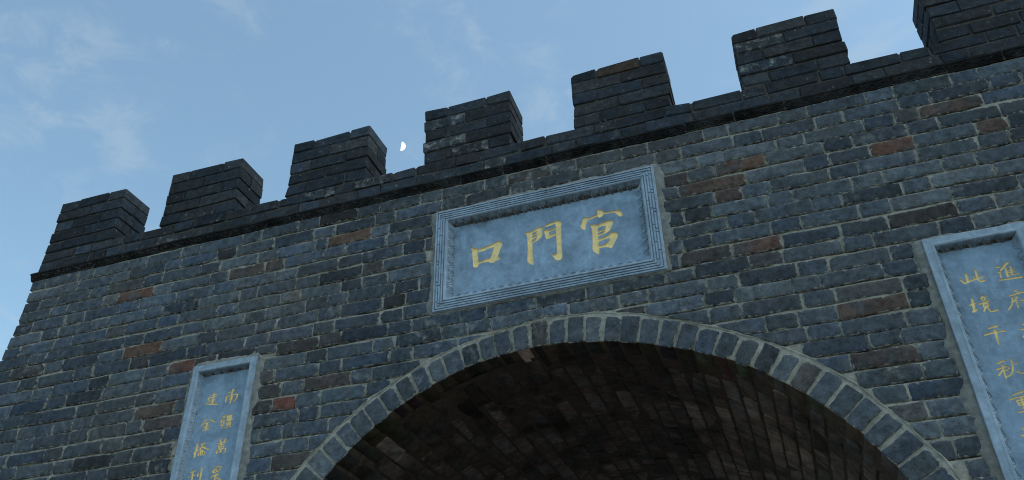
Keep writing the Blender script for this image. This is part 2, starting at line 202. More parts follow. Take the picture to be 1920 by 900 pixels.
def mortar_material(name, rgb):
    m, nd, lk, b = new_mat(name)
    pos = N(nd, "ShaderNodeNewGeometry").outputs["Position"]
    f = mapr(nd, lk, noise(nd, lk, pos, 22, 6, 0.65), 0.3, 0.7, 0.55, 1.3, False)
    cmb = N(nd, "ShaderNodeCombineColor")
    for i in range(3): lk.new(f, cmb.inputs[i])
    col = mixc(nd, lk, 1.0, rgb, cmb.outputs[0], "MULTIPLY")
    col = mixc(nd, lk, mapr(nd, lk, noise(nd, lk, pos, 3.1, 3), 0.5, 0.68, 0, 0.45), col, tuple(v * k for v, k in zip(rgb, (0.8, 0.66, 0.55))))
    lk.new(col, b.inputs["Base Color"])
    bump(nd, lk, b, noise(nd, lk, pos, 55, 6, 0.7), 0.8, 0.006)
    return m

def stone_material(name, rgb):
    m, nd, lk, b = new_mat(name)
    b.inputs["Roughness"].default_value = 0.8
    pos = N(nd, "ShaderNodeNewGeometry").outputs["Position"]
    n1 = noise(nd, lk, pos, 6, 6, 0.62, 0.8)
    strk = noise(nd, lk, scaled(nd, lk, pos, 38, 38, 4.5), 1.0, 5, 0.65)
    f = math2(nd, lk, "MULTIPLY", mapr(nd, lk, n1, 0.3, 0.7, 0.74, 1.24, False), mapr(nd, lk, strk, 0.3, 0.7, 0.95, 1.05, False))
    f = math2(nd, lk, "MULTIPLY", f, mapr(nd, lk, noise(nd, lk, pos, 32, 6, 0.7), 0.3, 0.7, 0.84, 1.16, False))
    cmb = N(nd, "ShaderNodeCombineColor")
    for i in range(3): lk.new(f, cmb.inputs[i])
    col = mixc(nd, lk, 1.0, rgb, cmb.outputs[0], "MULTIPLY")
    # rain runs: paler and darker tails under the upper edge
    run = noise(nd, lk, scaled(nd, lk, pos, 13, 13, 3.2), 1.0, 6, 0.65, 1.2)
    col = mixc(nd, lk, mapr(nd, lk, run, 0.52, 0.70, 0, 0.28), col, tuple(min(1, c * 1.55) for c in rgb))
    col = mixc(nd, lk, mapr(nd, lk, run, 0.46, 0.30, 0, 0.30), col, tuple(c * 0.5 for c in rgb))
    # fine scratches and chisel marks
    scr = noise(nd, lk, scaled(nd, lk, pos, 26, 26, 90), 1.0, 5, 0.7, 1.2)
    col = mixc(nd, lk, mapr(nd, lk, scr, 0.60, 0.70, 0, 0.40), col, (0.06, 0.075, 0.095))
    scr2 = noise(nd, lk, scaled(nd, lk, pos, 90, 90, 34), 1.0, 4, 0.7, 1.6)
    col = mixc(nd, lk, mapr(nd, lk, scr2, 0.62, 0.72, 0, 0.4), col, (0.36, 0.43, 0.50))
    dirt_shade = N(nd, "ShaderNodeAttribute", attribute_name="dirt_shade").outputs["Fac"]
    dm = mapr(nd, lk, math2(nd, lk, "ADD", dirt_shade, math2(nd, lk, "MULTIPLY", noise(nd, lk, pos, 14, 5, 0.65), 0.7)), 0.62, 1.15)
    col = mixc(nd, lk, dm, col, (0.055, 0.046, 0.038))  # brown stain together with recess shade, both put into the colour
    lk.new(col, b.inputs["Base Color"])
    bump(nd, lk, b, math2(nd, lk, "ADD", noise(nd, lk, pos, 60, 5, 0.6), math2(nd, lk, "MULTIPLY", strk, 0.4)), 0.35, 0.004)
    return m

def gold_material():
    m, nd, lk, b = new_mat("gold_paint")
    b.inputs["Roughness"].default_value = 0.6
    pos = N(nd, "ShaderNodeNewGeometry").outputs["Position"]
    col = mixc(nd, lk, mapr(nd, lk, noise(nd, lk, pos, 26, 5, 0.65), 0.38, 0.62), (0.90, 0.69, 0.31), (0.70, 0.56, 0.29))
    col = mixc(nd, lk, mapr(nd, lk, noise(nd, lk, pos, 75, 4, 0.6), 0.62, 0.74, 0, 0.55), col, (0.25, 0.20, 0.13))
    lk.new(col, b.inputs["Base Color"])
    return m

def ground_material():
    m, nd, lk, b = new_mat("packed_earth")
    pos = N(nd, "ShaderNodeNewGeometry").outputs["Position"]
    col = mixc(nd, lk, noise(nd, lk, pos, 1.3, 7, 0.6), (0.16, 0.14, 0.115), (0.26, 0.235, 0.2))
    lk.new(col, b.inputs["Base Color"])
    bump(nd, lk, b, noise(nd, lk, pos, 12, 6), 0.5, 0.03)
    return m

def moon_material():
    m, nd, lk, b = new_mat("moonlit_dust")
    pos = N(nd, "ShaderNodeTexCoord").outputs["Object"]
    col = mixc(nd, lk, mapr(nd, lk, noise(nd, lk, pos, 0.16, 4), 0.42, 0.62), (0.94, 0.92, 0.89), (0.74, 0.74, 0.75))
    b.inputs["Base Color"].default_value = (0.1, 0.1, 0.1, 1)
    lk.new(col, b.inputs["Emission Color"]); b.inputs["Emission Strength"].default_value = 1.0
    return m

M_BRICK = brick_material("grey_brick")
M_DARK = brick_material("sooty_brick", smear=False)
M_MORTAR = mortar_material("lime_mortar", MORTAR_RGB)
M_PATCH = mortar_material("cement_patch", (0.2, 0.208, 0.2))
M_SOOT = mortar_material("sooty_mortar", (0.070, 0.054, 0.044))
M_DMORTAR = mortar_material("weathered_mortar", (0.075, 0.068, 0.06))
M_STONE = stone_material("blue_grey_stone", (0.25, 0.325, 0.405))
M_SLAB = stone_material("dressed_stone", (0.21, 0.30, 0.40))
M_GOLD = gold_material()
M_GROUND = ground_material()

# ------------------------------------------------------------------ mesh helpers
def vnoise(x, y, seed):
    """smooth value noise on arrays"""
    x = np.asarray(x, float); y = np.asarray(y, float)
    r = np.random.RandomState(seed); T = r.rand(256, 256)
    xi = np.floor(x).astype(int); yi = np.floor(y).astype(int)
    fx = x - xi; fy = y - yi
    fx = fx * fx * (3 - 2 * fx); fy = fy * fy * (3 - 2 * fy)
    a = T[xi % 256, yi % 256]; b = T[(xi + 1) % 256, yi % 256]; c = T[xi % 256, (yi + 1) % 256]; d = T[(xi + 1) % 256, (yi + 1) % 256]
    return (a * (1 - fx) + b * fx) * (1 - fy) + (c * (1 - fx) + d * fx) * fy

def make_mesh(name, verts, faces, mat, attrs=None, smooth=False):
    me = bpy.data.meshes.new(name)
    me.from_pydata([tuple(v) for v in verts], [], faces)
    for k, (typ, data) in (attrs or {}).items():
        a = me.attributes.new(k, typ, "POINT")
        a.data.foreach_set("color" if typ == "FLOAT_COLOR" else "value", np.asarray(data, dtype=np.float32).ravel())
    if smooth:
        me.polygons.foreach_set("use_smooth", [True] * len(me.polygons))
    me.materials.append(mat)
    me.update()
    return me

def link(name, me, parent=None, loc=None):
    o = bpy.data.objects.new(name, me)
    COL.objects.link(o)
    if loc is not None: o.location = loc
    if parent is not None:
        o.parent = parent
        o.matrix_parent_inverse = Matrix.Translation(-WORLD_LOC[parent.name])
    WORLD_LOC[o.name] = Vector(loc) if loc is not None else Vector((0, 0, 0))
    return o
WORLD_LOC = {}

def tag(o, label=None, cat=None, group=None, kind=None):
    for k, v in (("label", label), ("category", cat), ("group", group), ("kind", kind)):
        if v: o[k] = v
    return o

class Batch:
    """geometry collected with per-vertex tint and edge values"""
    def __init__(self): self.v, self.f, self.t, self.e = [], [], [], []
    def add(self, piece):
        v, f, t, e = piece
        k = len(self.v)
        self.v += v; self.f += [tuple(i + k for i in q) for q in f]; self.t += t; self.e += e
    def mesh(self, name, mat, smooth=True):
        return make_mesh(name, self.v, self.f, mat, {"tint": ("FLOAT_COLOR", self.t), "edge": ("FLOAT", self.e)}, smooth)

def piece_object(name, piece, mat, parent, smooth=True):
    v, f, t, e = piece
    c = np.mean(np.array(v), axis=0)
    me = make_mesh(name, np.array(v) - c, f, mat, {"tint": ("FLOAT_COLOR", t), "edge": ("FLOAT", e)}, smooth)
    return link(name, me, parent, tuple(c))

def area(p):
    return 0.5 * sum(p[i][0] * p[(i + 1) % len(p)][1] - p[(i + 1) % len(p)][0] * p[i][1] for i in range(len(p)))

def clip(poly, fn):
    """keep the part of a polygon where fn(p) >= 0"""
    out = []
    for i in range(len(poly)):
        a, b = poly[i], poly[(i + 1) % len(poly)]
        fa, fb = fn(a), fn(b)
        if fa >= 0: out.append(a)
        if (fa >= 0) != (fb >= 0):
            t = fa / (fa - fb)
            out.append((a[0] + (b[0] - a[0]) * t, a[1] + (b[1] - a[1]) * t))
    return out

def outline(poly, r, cut, jit):
    """worn outline of a brick face: corners cut, long edges bent a little"""
    n = len(poly); out = []
    for i in range(n):
        p0, p, p1 = Vector(poly[i - 1]), Vector(poly[i]), Vector(poly[(i + 1) % n])
        a, b = (p0 - p), (p1 - p)
        la, lb = a.length, b.length
        if la < 1e-6 or lb < 1e-6: continue
        kc = cut * (r.uniform(.4, 1.2) if r.random() < .8 else r.uniform(1.5, 3.2))
        ca = min(la * 0.4, kc * r.uniform(0.6, 1.5)); cb = min(lb * 0.4, kc * r.uniform(0.5, 1.1))
        out.append(p + a / la * ca); out.append(p + b / lb * cb)
        if lb > 0.15:
            k = int(lb / .065)
            nrm = Vector((-b.y, b.x)).normalized()
            for j in range(k):
                out.append(p + b * ((j + 1 + r.uniform(-.3, .3)) / (k + 1)) + nrm * r.uniform(-jit * .7, jit * (0.8 if r.random() < .85 else 2.2)))
    return out

def shrink(pts, c, d):
    hx = max(abs(p.x - c.x) for p in pts); hy = max(abs(p.y - c.y) for p in pts)
    kx, ky = 1 - min(.45, d / hx), 1 - min(.45, d / hy)
    return [Vector((c.x + (p.x - c.x) * kx, c.y + (p.y - c.y) * ky)) for p in pts]

def brick_piece(poly, mapf, depth, proud, tint, lime, r, cut=0.0065, jit=0.003, bev=0.0035, inner=0.02, side_tint=None, tilt=0.010):
    """one brick from the polygon of its face; mapf(u, v, h) places it, h pointing out of the wall"""
    if area(poly) < 0: poly = poly[::-1]
    o = outline(poly, r, cut, jit)
    n = len(o)
    c = sum(o, Vector((0, 0))) / n
    size = math.sqrt(abs(area([tuple(q) for q in o])))
    inner = min(inner, size * 0.2)
    a1, a2 = r.gauss(0, tilt), r.gauss(0, tilt * 2)
    def H(p, extra): return proud + extra + a1 * (p.x - c.x) + a2 * (p.y - c.y)
    rings = []
    if side_tint:
        rings.append(([mapf(p.x, p.y, -depth) for p in o], 0.0, side_tint))
        rings.append(([mapf(p.x, p.y, H(p, -bev - 0.012)) for p in o], 0.0, side_tint))
    else:
        rings.append(([mapf(p.x, p.y, -depth) for p in o], 1.0, None))
    rings.append(([mapf(p.x, p.y, H(p, -bev)) for p in o], 1.0, None))
    i1 = shrink(o, c, bev)
    rings.append(([mapf(p.x, p.y, H(p, r.uniform(-0.0006, 0.0002))) for p in i1], 0.75, None))
    i2 = shrink(o, c, inner)
    rings.append(([mapf(p.x, p.y, H(p, r.uniform(-0.0006, 0.0006))) for p in i2], 0.0, None))
    v, f, t, e = [], [], [], []
    for pts, ed, tt in rings:
        v += [tuple(p) for p in pts]
        e += [ed] * n
        t += [(*(tt or tint), 0.0 if tt else lime)] * n
    for k in range(len(rings) - 1):
        for i in range(n):
            j = (i + 1) % n
            f.append((k * n + i, k * n + j, (k + 1) * n + j, (k + 1) * n + i))
    f.append(tuple((len(rings) - 1) * n + i for i in range(n)))
    return v, f, t, e

def wall_map(u, v, h): return (u, -h, v)

def box_piece(x0, x1, y0, y1, z0, z1, tint, lime, r, bev=0.008, jit=0.003):
    """a whole worn brick with bevelled edges"""
    v, idx = [], {}
    lo, hi = (x0, y0, z0), (x1, y1, z1)
    b = [min(bev * r.uniform(0.6, 1.5), 0.3 * (hi[i] - lo[i])) for i in range(3)]
    for sx in (0, 1):
        for sy in (0, 1):
            for sz in (0, 1):
                s = (sx, sy, sz)
                j = [r.uniform(-jit, jit) for _ in range(3)]
                ch = r.uniform(0.6, 1.4) if r.random() < 0.8 else r.uniform(1.5, 2.6)
                for ax in range(3):
                    p = []
                    for q in range(3):
                        base = hi[q] if s[q] else lo[q]
                        if q != ax: base += (-1 if s[q] else 1) * min(b[q] * ch, 0.35 * (hi[q] - lo[q]))
                        p.append(base + j[q])
                    idx[(s, ax)] = len(v); v.append(tuple(p))
    f = []
    def flip(q, ax, sgn): return q if sgn else q[::-1]
    for ax in range(3):
        o1, o2 = (ax + 1) % 3, (ax + 2) % 3
        for sg in (0, 1):
            q = []
            for c1, c2 in ((0, 0), (1, 0), (1, 1), (0, 1)):
                s = [0, 0, 0]; s[ax] = sg; s[o1] = c1; s[o2] = c2
                q.append(idx[(tuple(s), ax)])
            f.append(tuple(flip(q, ax, sg)))
    for ax in range(3):                       # edges parallel to ax
        o1, o2 = (ax + 1) % 3, (ax + 2) % 3
        for c1 in (0, 1):
            for c2 in (0, 1):
                s0 = [0, 0, 0]; s1 = [0, 0, 0]
                s0[ax] = 0; s1[ax] = 1
                for s in (s0, s1): s[o1] = c1; s[o2] = c2
                q = [idx[(tuple(s0), o1)], idx[(tuple(s1), o1)], idx[(tuple(s1), o2)], idx[(tuple(s0), o2)]]
                f.append(tuple(q if (c1 ^ c2) else q[::-1]))
    for sx in (0, 1):
        for sy in (0, 1):
            for sz in (0, 1):
                s = (sx, sy, sz)
                q = [idx[(s, 0)], idx[(s, 1)], idx[(s, 2)]]
                f.append(tuple(q if (sx + sy + sz) % 2 else q[::-1]))
    return v, f, [(*tint, lime)] * len(v), [0.35] * len(v)

def box_faces(x0, x1, y0, y1, z0, z1):
    v = [(x0, y0, z0), (x1, y0, z0), (x1, y1, z0), (x0, y1, z0), (x0, y0, z1), (x1, y0, z1), (x1, y1, z1), (x0, y1, z1)]
    f = [(3, 2, 1, 0), (4, 5, 6, 7), (0, 1, 5, 4), (1, 2, 6, 5), (2, 3, 7, 6), (3, 0, 4, 7)]
    return v, f

# ------------------------------------------------------------------ measures of the gate (layout units)
XC, ZC, RI, RE = -2.785, 0.699, 4.600, 4.985          # arch centre, inner and outer radius
ZCOR0, ZCOR1, ZPAR = 8.47, 8.625, 9.085               # cornice, top of the parapet
COURSE = 0.2335
XR = 7.34
ZG = -EYE / S                                          # ground level
DEPTH = 10.0
def x_left(z): return -12.915 - max(0.0, 7.9 - z) * 0.105
MER = [(-12.89 + 2.668 * i, -12.89 + 2.668 * i + 1.598) for i in range(8)]
MER[6] = (3.25, 4.80)
MZ1, MDEP = 10.318, 0.715
DEV_RI = ([0, 33.9, 40.2, 46.8, 60.1, 69.5, 80.7, 88.3, 97.7, 106.9, 116, 121.2, 128.7, 137, 180], [-.01, -.016, .008, .005, .005, -.03, -.023, -.002, .013, .037, .018, .018, 0, -.026, -.02])
DEV_RE = ([0, 26, 37, 46.2, 50.7, 63.3, 69.7, 84.8, 93.9, 103.8, 121.7, 140.3, 180], [0, -.007, .014, .032, .02, -.039, -.03, .002, .009, -.008, .002, -.008, 0])
def r_in(th): return RI + float(np.interp(math.degrees(th), *DEV_RI))
def r_out(th): return RE + float(np.interp(math.degrees(th), *DEV_RE))
NAMEP = (-4.565, -1.05, 6.12, 7.96)                    # x0, x1, z0, z1 of the plaque frames
LEFTP = (-8.68, -7.52, 0.75, 5.945)
RIGHTP = (2.127, 3.287, 0.75, 5.853)

# ------------------------------------------------------------------ ground
gm = make_mesh("ground", [(-4000, -4000, 0), (4000, -4000, 0), (4000, 4000, 0), (-4000, 4000, 0)], [(0, 1, 2, 3)], M_GROUND)
tag(link("ground", gm), "bare packed earth ground around the gate", None, None, "structure")

# ------------------------------------------------------------------ the gate and its solid core
gate = bpy.data.objects.new("brick_gate", None)
gate.location = (X(XC), 0, 0)
COL.objects.link(gate)
WORLD_LOC[gate.name] = Vector(gate.location)
tag(gate, "grey brick gateway wall with dark battlements and a wide round arch", "gate")

def arc(r0, n, a0=0.0, a1=math.pi):
    return [(X(XC + r0 * math.cos(a0 + (a1 - a0) * i / n)), Z(ZC + r0 * math.sin(a0 + (a1 - a0) * i / n))) for i in range(n + 1)]
RV = RI + 0.06
prof = [(X(x_left(ZG) + .06), 0.0), (X(XC - RV), 0.0)] + arc(RV, 48)[::-1] + [(X(XC + RV), 0.0), (X(XR + .6), 0.0), (X(XR - .04), Z(7.9)), (X(XR - .04), Z(ZCOR1)), (X(x_left(8) + .05), Z(ZCOR1)), (X(x_left(8) + .05), Z(7.9))]
nP = len(prof)
y0, y1 = X(0.13), X(DEPTH)
v = [(x, y0, z) for x, z in prof] + [(x, y1, z) for x, z in prof]
f = [tuple(range(nP)), tuple(range(2 * nP - 1, nP - 1, -1))] + [(i, i + nP, (i + 1) % nP + nP, (i + 1) % nP) for i in range(nP)]
link("wall_core", make_mesh("wall_core", v, f, M_MORTAR), gate)

# mortar bed of the face: a rough sheet just behind the brick faces
PH = [random.Random(700 + i).uniform(0, 6) for i in range(80)]
def wobble(x, ph): return 0.010 * np.sin(x * 0.9 + ph) + 0.006 * np.sin(x * 2.7 + ph * 2)
def mortar_sheet():
    st, sz = 0.036, 0.0115
    xs = np.arange(-13.6, XR + 0.2, st); zs = np.arange(2.2, ZCOR0 + 0.03, sz)
    gx, gz = np.meshgrid(xs, zs, indexing="ij")
    n = vnoise(gx * 9, gz * 9, 3) * 0.6 + vnoise(gx * 23, gz * 23, 4) * 0.4
    n2 = vnoise(gx * 1.3, gz * 1.3, 5)
    h = -0.028 + 0.018 * n + 0.014 * n2 - 0.05 * np.clip(vnoise(gx * 4.1, gz * 11, 8) - .72, 0, 1)
    # the bed joints are washed out under the lower edge of each course
    row = np.clip(np.rint((ZCOR0 - gz) / COURSE).astype(int) - 1, 0, 79)
    dz = gz - (ZCOR0 - (row + 1) * COURSE + wobble(gx, np.array(PH)[row]))
    wash = np.exp(-((dz - .013) / .011) ** 2) * np.clip(vnoise(gx * 2.3, row * 7.7, 11) * 1.7 - .35, 0, 1)
    h = h - 0.055 * wash
    V = np.stack([gx * S, -h * S, EYE + gz * S], -1).reshape(-1, 3)
    nz = len(zs)
    cx, cz = gx[:-1, :-1] + st / 2, gz[:-1, :-1] + sz / 2
    xl = -12.915 - np.maximum(0, 7.9 - cz) * 0.105
    keep = (np.hypot(cx - XC, cz - ZC) > RE - 0.03) & (cx > xl + 0.03)
    for a, b_, c, d in (NAMEP, LEFTP, RIGHTP):
        keep &= ~((cx > a + .05) & (cx < b_ - .05) & (cz > c + .05) & (cz < d - .05))
    I, J = np.nonzero(keep)
    F = np.stack([I * nz + J, (I + 1) * nz + J, (I + 1) * nz + J + 1, I * nz + J + 1], 1)
    used = np.unique(F); mp = -np.ones(len(V), int); mp[used] = np.arange(len(used))
    V, F = V[used], mp[F]
    # lower part, out of the picture: a plain sheet on each side of the opening
    k = len(V); ex = []; fe = []
    for a, b in ((x_left(1) + .03, XC - RE + 0.02), (XC + RE - 0.02, XR)):
        ex += [(X(a), .008, 0), (X(b), .008, 0), (X(b), .008, Z(2.21)), (X(a), .008, Z(2.21))]
        fe.append((k, k + 1, k + 2, k + 3)); k += 4
    return make_mesh("mortar_bed", np.vstack([V, np.array(ex)]), F.tolist() + fe, M_MORTAR, None, True)
link("mortar_bed", mortar_sheet(), gate)

# ------------------------------------------------------------------ brick colours
GREYS = [(.060, .073, .088), (.064, .077, .091), (.056, .069, .086), (.061, .074, .084), (.067, .079, .090), (.057, .072, .094), (.053, .063, .076)]
def grey(r, k=1.0):
    b = GREYS[r.randrange(len(GREYS))]
    q = math.exp(r.gauss(0, 0.18)) * k * 1.07
    if r.random() < 0.07: q *= 0.66
    if r.random() < 0.05: b = (.060, .058, .058)
    if r.random() < 0.03: b = (.053, .069, .094)
    return tuple(min(.3, c * q) for c in b)
REDS = [((-6.145, 7.911), (.100, .066, .050)), ((-10.334, 7.658), (.120, .070, .052)), ((-7.779, 7.654), (.085, .068, .062)), ((-7.267, 7.668), (.084, .066, .056)),
        ((-9.862, 6.494), (.125, .076, .055)), ((-8.876, 6.0), (.125, .065, .050)), ((-9.311, 5.318), (.092, .070, .058)), ((-9.45, 5.1), (.080, .070, .070)),
        ((-6.941, 5.071), (.140, .062, .047)), ((2.186, 7.368), (.118, .066, .050)), ((0.177, 7.621), (.112, .070, .052)), ((-0.256, 7.426), (.090, .066, .055)),
        ((-0.229, 7.102), (.075, .057, .052)), ((0.171, 6.218), (.105, .066, .054)), ((3.447, 7.37), (.085, .060, .052)), ((3.057, 7.829), (.082, .060, .052)),
        ((1.361, 4.976), (.088, .066, .056)), ((1.328, 4.473), (.076, .060, .056)), ((2.249, 6.343), (.050, .046, .046)), ((-6.0, 5.323), (.070, .058, .056)), ((-6.341, 4.151), (.078, .068, .064)),
        ((-0.75, 7.55), (.062, .053, .051)), ((-0.28, 6.35), (.058, .054, .052))]

# ------------------------------------------------------------------ bricks of the face, laid as header and stretcher in turn
def outside_rect(p, rect):
    x0, x1, z0, z1 = rect
    return [lambda q: x0 - q[0], lambda q: q[0] - x1, lambda q: z0 - q[1], lambda q: q[1] - z1]

FORCED = {}          # bricks whose place in the wall is known: row -> [(x0, x1)]
for fx, fz, hw in ((-6.941, 5.071, .20), (-6.145, 7.911, .40), (-10.334, 7.658, .38), (-9.862, 6.494, .38), (2.186, 7.368, .29), (0.177, 7.621, .37), (-.256, 7.35, .48),
                   (.171, 6.218, .33), (3.057, 7.829, .40), (1.361, 4.976, .42), (1.328, 4.473, .38), (-8.98, 6.0, .25), (-9.311, 5.318, .38), (2.249, 6.343, .42)):
    FORCED.setdefault(int((ZCOR0 - fz) / COURSE), []).append((fx - hw, fx + hw))
bricks = []          # (polygon in units, tint, lime)
nrow = int((ZCOR0 - ZG) / COURSE) + 1
for i in range(nrow):
    zt = ZCOR0 - i * COURSE; zb = zt - COURSE
    if zb < ZG: zb = ZG
    r = random.Random(100 + i)
    x = x_left((zt + zb) / 2) + r.uniform(-.012, .012)
    kind = i % 2
    ph = PH[i]
    while x < XR - 0.1:
        L = (0.755 + r.gauss(0, .022)) if kind else (0.388 + r.gauss(0, .02))
        if r.random() < 0.05: L *= r.uniform(0.8, 1.12)
        for f0, f1 in FORCED.get(i, ()):
            if abs(x - f0) < 1e-6: L = f1 - f0
            elif x < f0 - .15 and x + L > f0 - .22: L = f0 - x
        x1 = min(x + L, XR)
        wob = lambda q: float(wobble(q, ph))
        jh, jv = r.uniform(.014, .034) / 2, r.uniform(.010, .036) / 2
        q0, q1 = r.uniform(-.006, .006), r.uniform(-.006, .006)
        lf = 0.0 if abs(x - x_left((zt + zb) / 2)) < .05 else jv
        poly = [(x + lf, zb + jh + wob(x) + q0), (x1 - jv, zb + jh + wob(x1) + q1), (x1 - jv + r.uniform(-.008, .008), zt - jh + wob(x1) + q1), (x + lf + r.uniform(-.008, .008), zt - jh + wob(x) + q0)]
        cx, cz = (x + x1) / 2, (zt + zb) / 2
        ok = True
        if math.hypot(cx - XC, max(cz - ZC, 0)) < RE + 0.6:
            if cz < ZC:
                if XC - RE < cx < XC + RE:
                    ok = False
                else:
                    poly = clip(poly, (lambda q: (XC - RE - .03) - q[0]) if cx < XC else (lambda q: q[0] - (XC + RE + .03)))
            else:
                def dist(q): return math.hypot(q[0] - XC, q[1] - ZC) - r_out(math.atan2(q[1] - ZC, q[0] - XC)) - 0.045
                poly = clip(poly, dist)
        for rect in (NAMEP, LEFTP, RIGHTP):
            if ok and len(poly) > 2:
                px = [p[0] for p in poly]; pz = [p[1] for p in poly]
                e = r.uniform(.02, .075)
                R2 = (rect[0] - e, rect[1] + e * 1.3, rect[2] - .025, rect[3] + .03)
                if max(px) > R2[0] and min(px) < R2[1] and max(pz) > R2[2] and min(pz) < R2[3]:
                    best = []
                    for fn in outside_rect(None, R2):
                        c_ = clip(poly, fn)
                        if len(c_) > 2 and abs(area(c_)) > (abs(area(best)) if len(best) > 2 else 0): best = c_
                    poly = best
        if ok and len(poly) > 2 and abs(area(poly)) > 0.022:
            px = [p[0] for p in poly]; pz = [p[1] for p in poly]
            if min(max(px) - min(px), max(pz) - min(pz)) > 0.075:
                t = grey(r)
                lime = 0.0 if r.random() < .75 else r.uniform(.1, .4)
                gx, gz = sum(px) / len(px), sum(pz) / len(pz)
                if -4.9 < gx < -0.9 and 5.2 < gz < 6.15: lime = r.uniform(.3, .6); t = tuple(c * 1.12 for c in t)
                if gz > 7.75 and -5.0 < gx < -2.0 and r.random() < .5: lime = .6
                zone = float(.78 + .44 * vnoise(gx * .55 + 20, gz * .9 + 20, 77))
                warm = float(vnoise(gx * .4 + 50, gz * .6 + 9, 78)) - .5
                t = (t[0] * zone * (1 + .22 * warm), t[1] * zone, t[2] * zone * (1 - .20 * warm))
                bricks.append([poly, t, lime, (gx, gz)])
        x = x1
        kind = 1 - kind
        if r.random() < 0.06: kind = 1 - kind
for (rx, rz), t in REDS:
    short = (rx, rz) in ((-6.941, 5.071), (-7.267, 7.668))
    best = min(bricks, key=lambda b: abs(b[3][0] - rx) * 0.5 + abs(b[3][1] - rz) + (.1 if ((max(p[0] for p in b[0]) - min(p[0] for p in b[0])) < .5) != short else 0))
    best[1] = tuple(c * k for c, k in zip(t, (.90, .90, .92))); best[2] = 0.08

def seen_area(poly, y=0.0):
    q = [project((X(a), y, Z(b))) for a, b in poly]
    cx = sum(p[0] for p in q) / len(q); cy = sum(p[1] for p in q) / len(q)
    q = [(min(max(p[0], 0), 1920), min(max(p[1], 0), 900)) for p in q]
    return abs(area(q))
bricks.sort(key=lambda b: -seen_area(b[0]))
rest = Batch()
for k, (poly, t, lime, c) in enumerate(bricks):
    r = random.Random(5000 + k)
    pm = [(X(a), Z(b)) for a, b in poly]
    pr = r.uniform(.001, .007)
    pc = brick_piece(pm, wall_map, X(.11), pr, t, lime, r)
    if k < 300: piece_object("brick", pc, M_BRICK, gate)
    else: rest.add(pc)
tag(link("brickwork", rest.mesh("brickwork", M_BRICK), gate), kind="stuff")

# ------------------------------------------------------------------ arch ring
NV = 58
dth = math.pi / NV
ph0 = -0.59 * dth * 0 + 0.09 * dth
v, f = [], []
nA = 116
for i in range(nA + 1):                      # mortar of the ring
    th = math.pi * i / nA
    for rr, y in ((r_in(th) + .012, X(.75)), (r_in(th) + .012, X(.022)), (r_in(th) + .03, X(.010)), (r_out(th) + .0, X(.008)), (r_out(th) + .045, X(.014))):
        rr += 0.006 * math.sin(i * 7.3 + y * 900)
        v.append((X(XC + rr * math.cos(th)), y + .0015 * math.sin(i * 12.9), Z(ZC + rr * math.sin(th))))
for i in range(nA):
    for k in range(4):
        f.append((i * 5 + k, (i + 1) * 5 + k, (i + 1) * 5 + k + 1, i * 5 + k + 1))
am_ = make_mesh("arch_mortar", v, f, M_MORTAR, None, True)
am_.materials.append(M_SOOT)
for i_, p_ in enumerate(am_.polygons):
    if i_ % 4 == 0: p_.material_index = 1
link("arch_mortar", am_, gate)
soffit_pink = None
for k in range(-1, NV + 1):
    a0, a1 = k * dth + ph0, (k + 1) * dth + ph0
    if a0 < 0 or a1 > math.pi: continue
    r = random.Random(900 + k)
    g = dth * (r.uniform(.045, .085))
    a0 += g + r.uniform(-.06, .06) * dth; a1 -= g + r.uniform(-.06, .06) * dth
    am = (a0 + a1) / 2
    ri, ro = r_in(am) + r.uniform(-.012, .012), r_out(am) - r.uniform(.0, .025)
    sh = r.uniform(-.06, .06) * dth
    poly = [(XC + rr * math.cos(a), ZC + rr * math.sin(a)) for rr, a in ((ri, a1), (ri, a0), (ro, a0 + sh), (ro, a1 + sh))]
    t = grey(r, 1.05)
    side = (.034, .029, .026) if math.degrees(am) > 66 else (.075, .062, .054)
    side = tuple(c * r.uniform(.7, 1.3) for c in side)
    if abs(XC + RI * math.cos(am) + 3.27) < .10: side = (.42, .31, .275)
    lime = r.uniform(.1, .55) if 80 < math.degrees(am) < 118 else (r.uniform(.05, .3) if r.random() < .3 else 0)
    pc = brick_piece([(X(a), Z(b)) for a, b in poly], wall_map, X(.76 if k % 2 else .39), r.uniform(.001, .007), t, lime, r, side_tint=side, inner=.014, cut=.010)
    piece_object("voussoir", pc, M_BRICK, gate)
# raised pointing along the back of the ring
r = random.Random(31)
v, f = [], []
nB = 240
for i in range(nB + 1):
    th = math.pi * i / nB
    ro = r_out(th)
    m = .034 + .012 * math.sin(i * .7) + r.uniform(-.006, .006)
    w = .016 + .007 * math.sin(i * .31 + 1) + r.uniform(-.005, .005)
    hh = .004 + r.uniform(-.008, .006)
    for dr, h in ((-w, -.012), (-w * .3, hh), (w * .5, hh * .8), (w * 1.2, -.012)):
        v.append((X(XC + (ro + m + dr) * math.cos(th)), -X(h), Z(ZC + (ro + m + dr) * math.sin(th))))
for i in range(nB):
    for k in range(3):
        f.append((i * 4 + k, (i + 1) * 4 + k, (i + 1) * 4 + k + 1, i * 4 + k + 1))
link("pointing_bead", make_mesh("pointing_bead", v, f, M_MORTAR, None, True), gate)

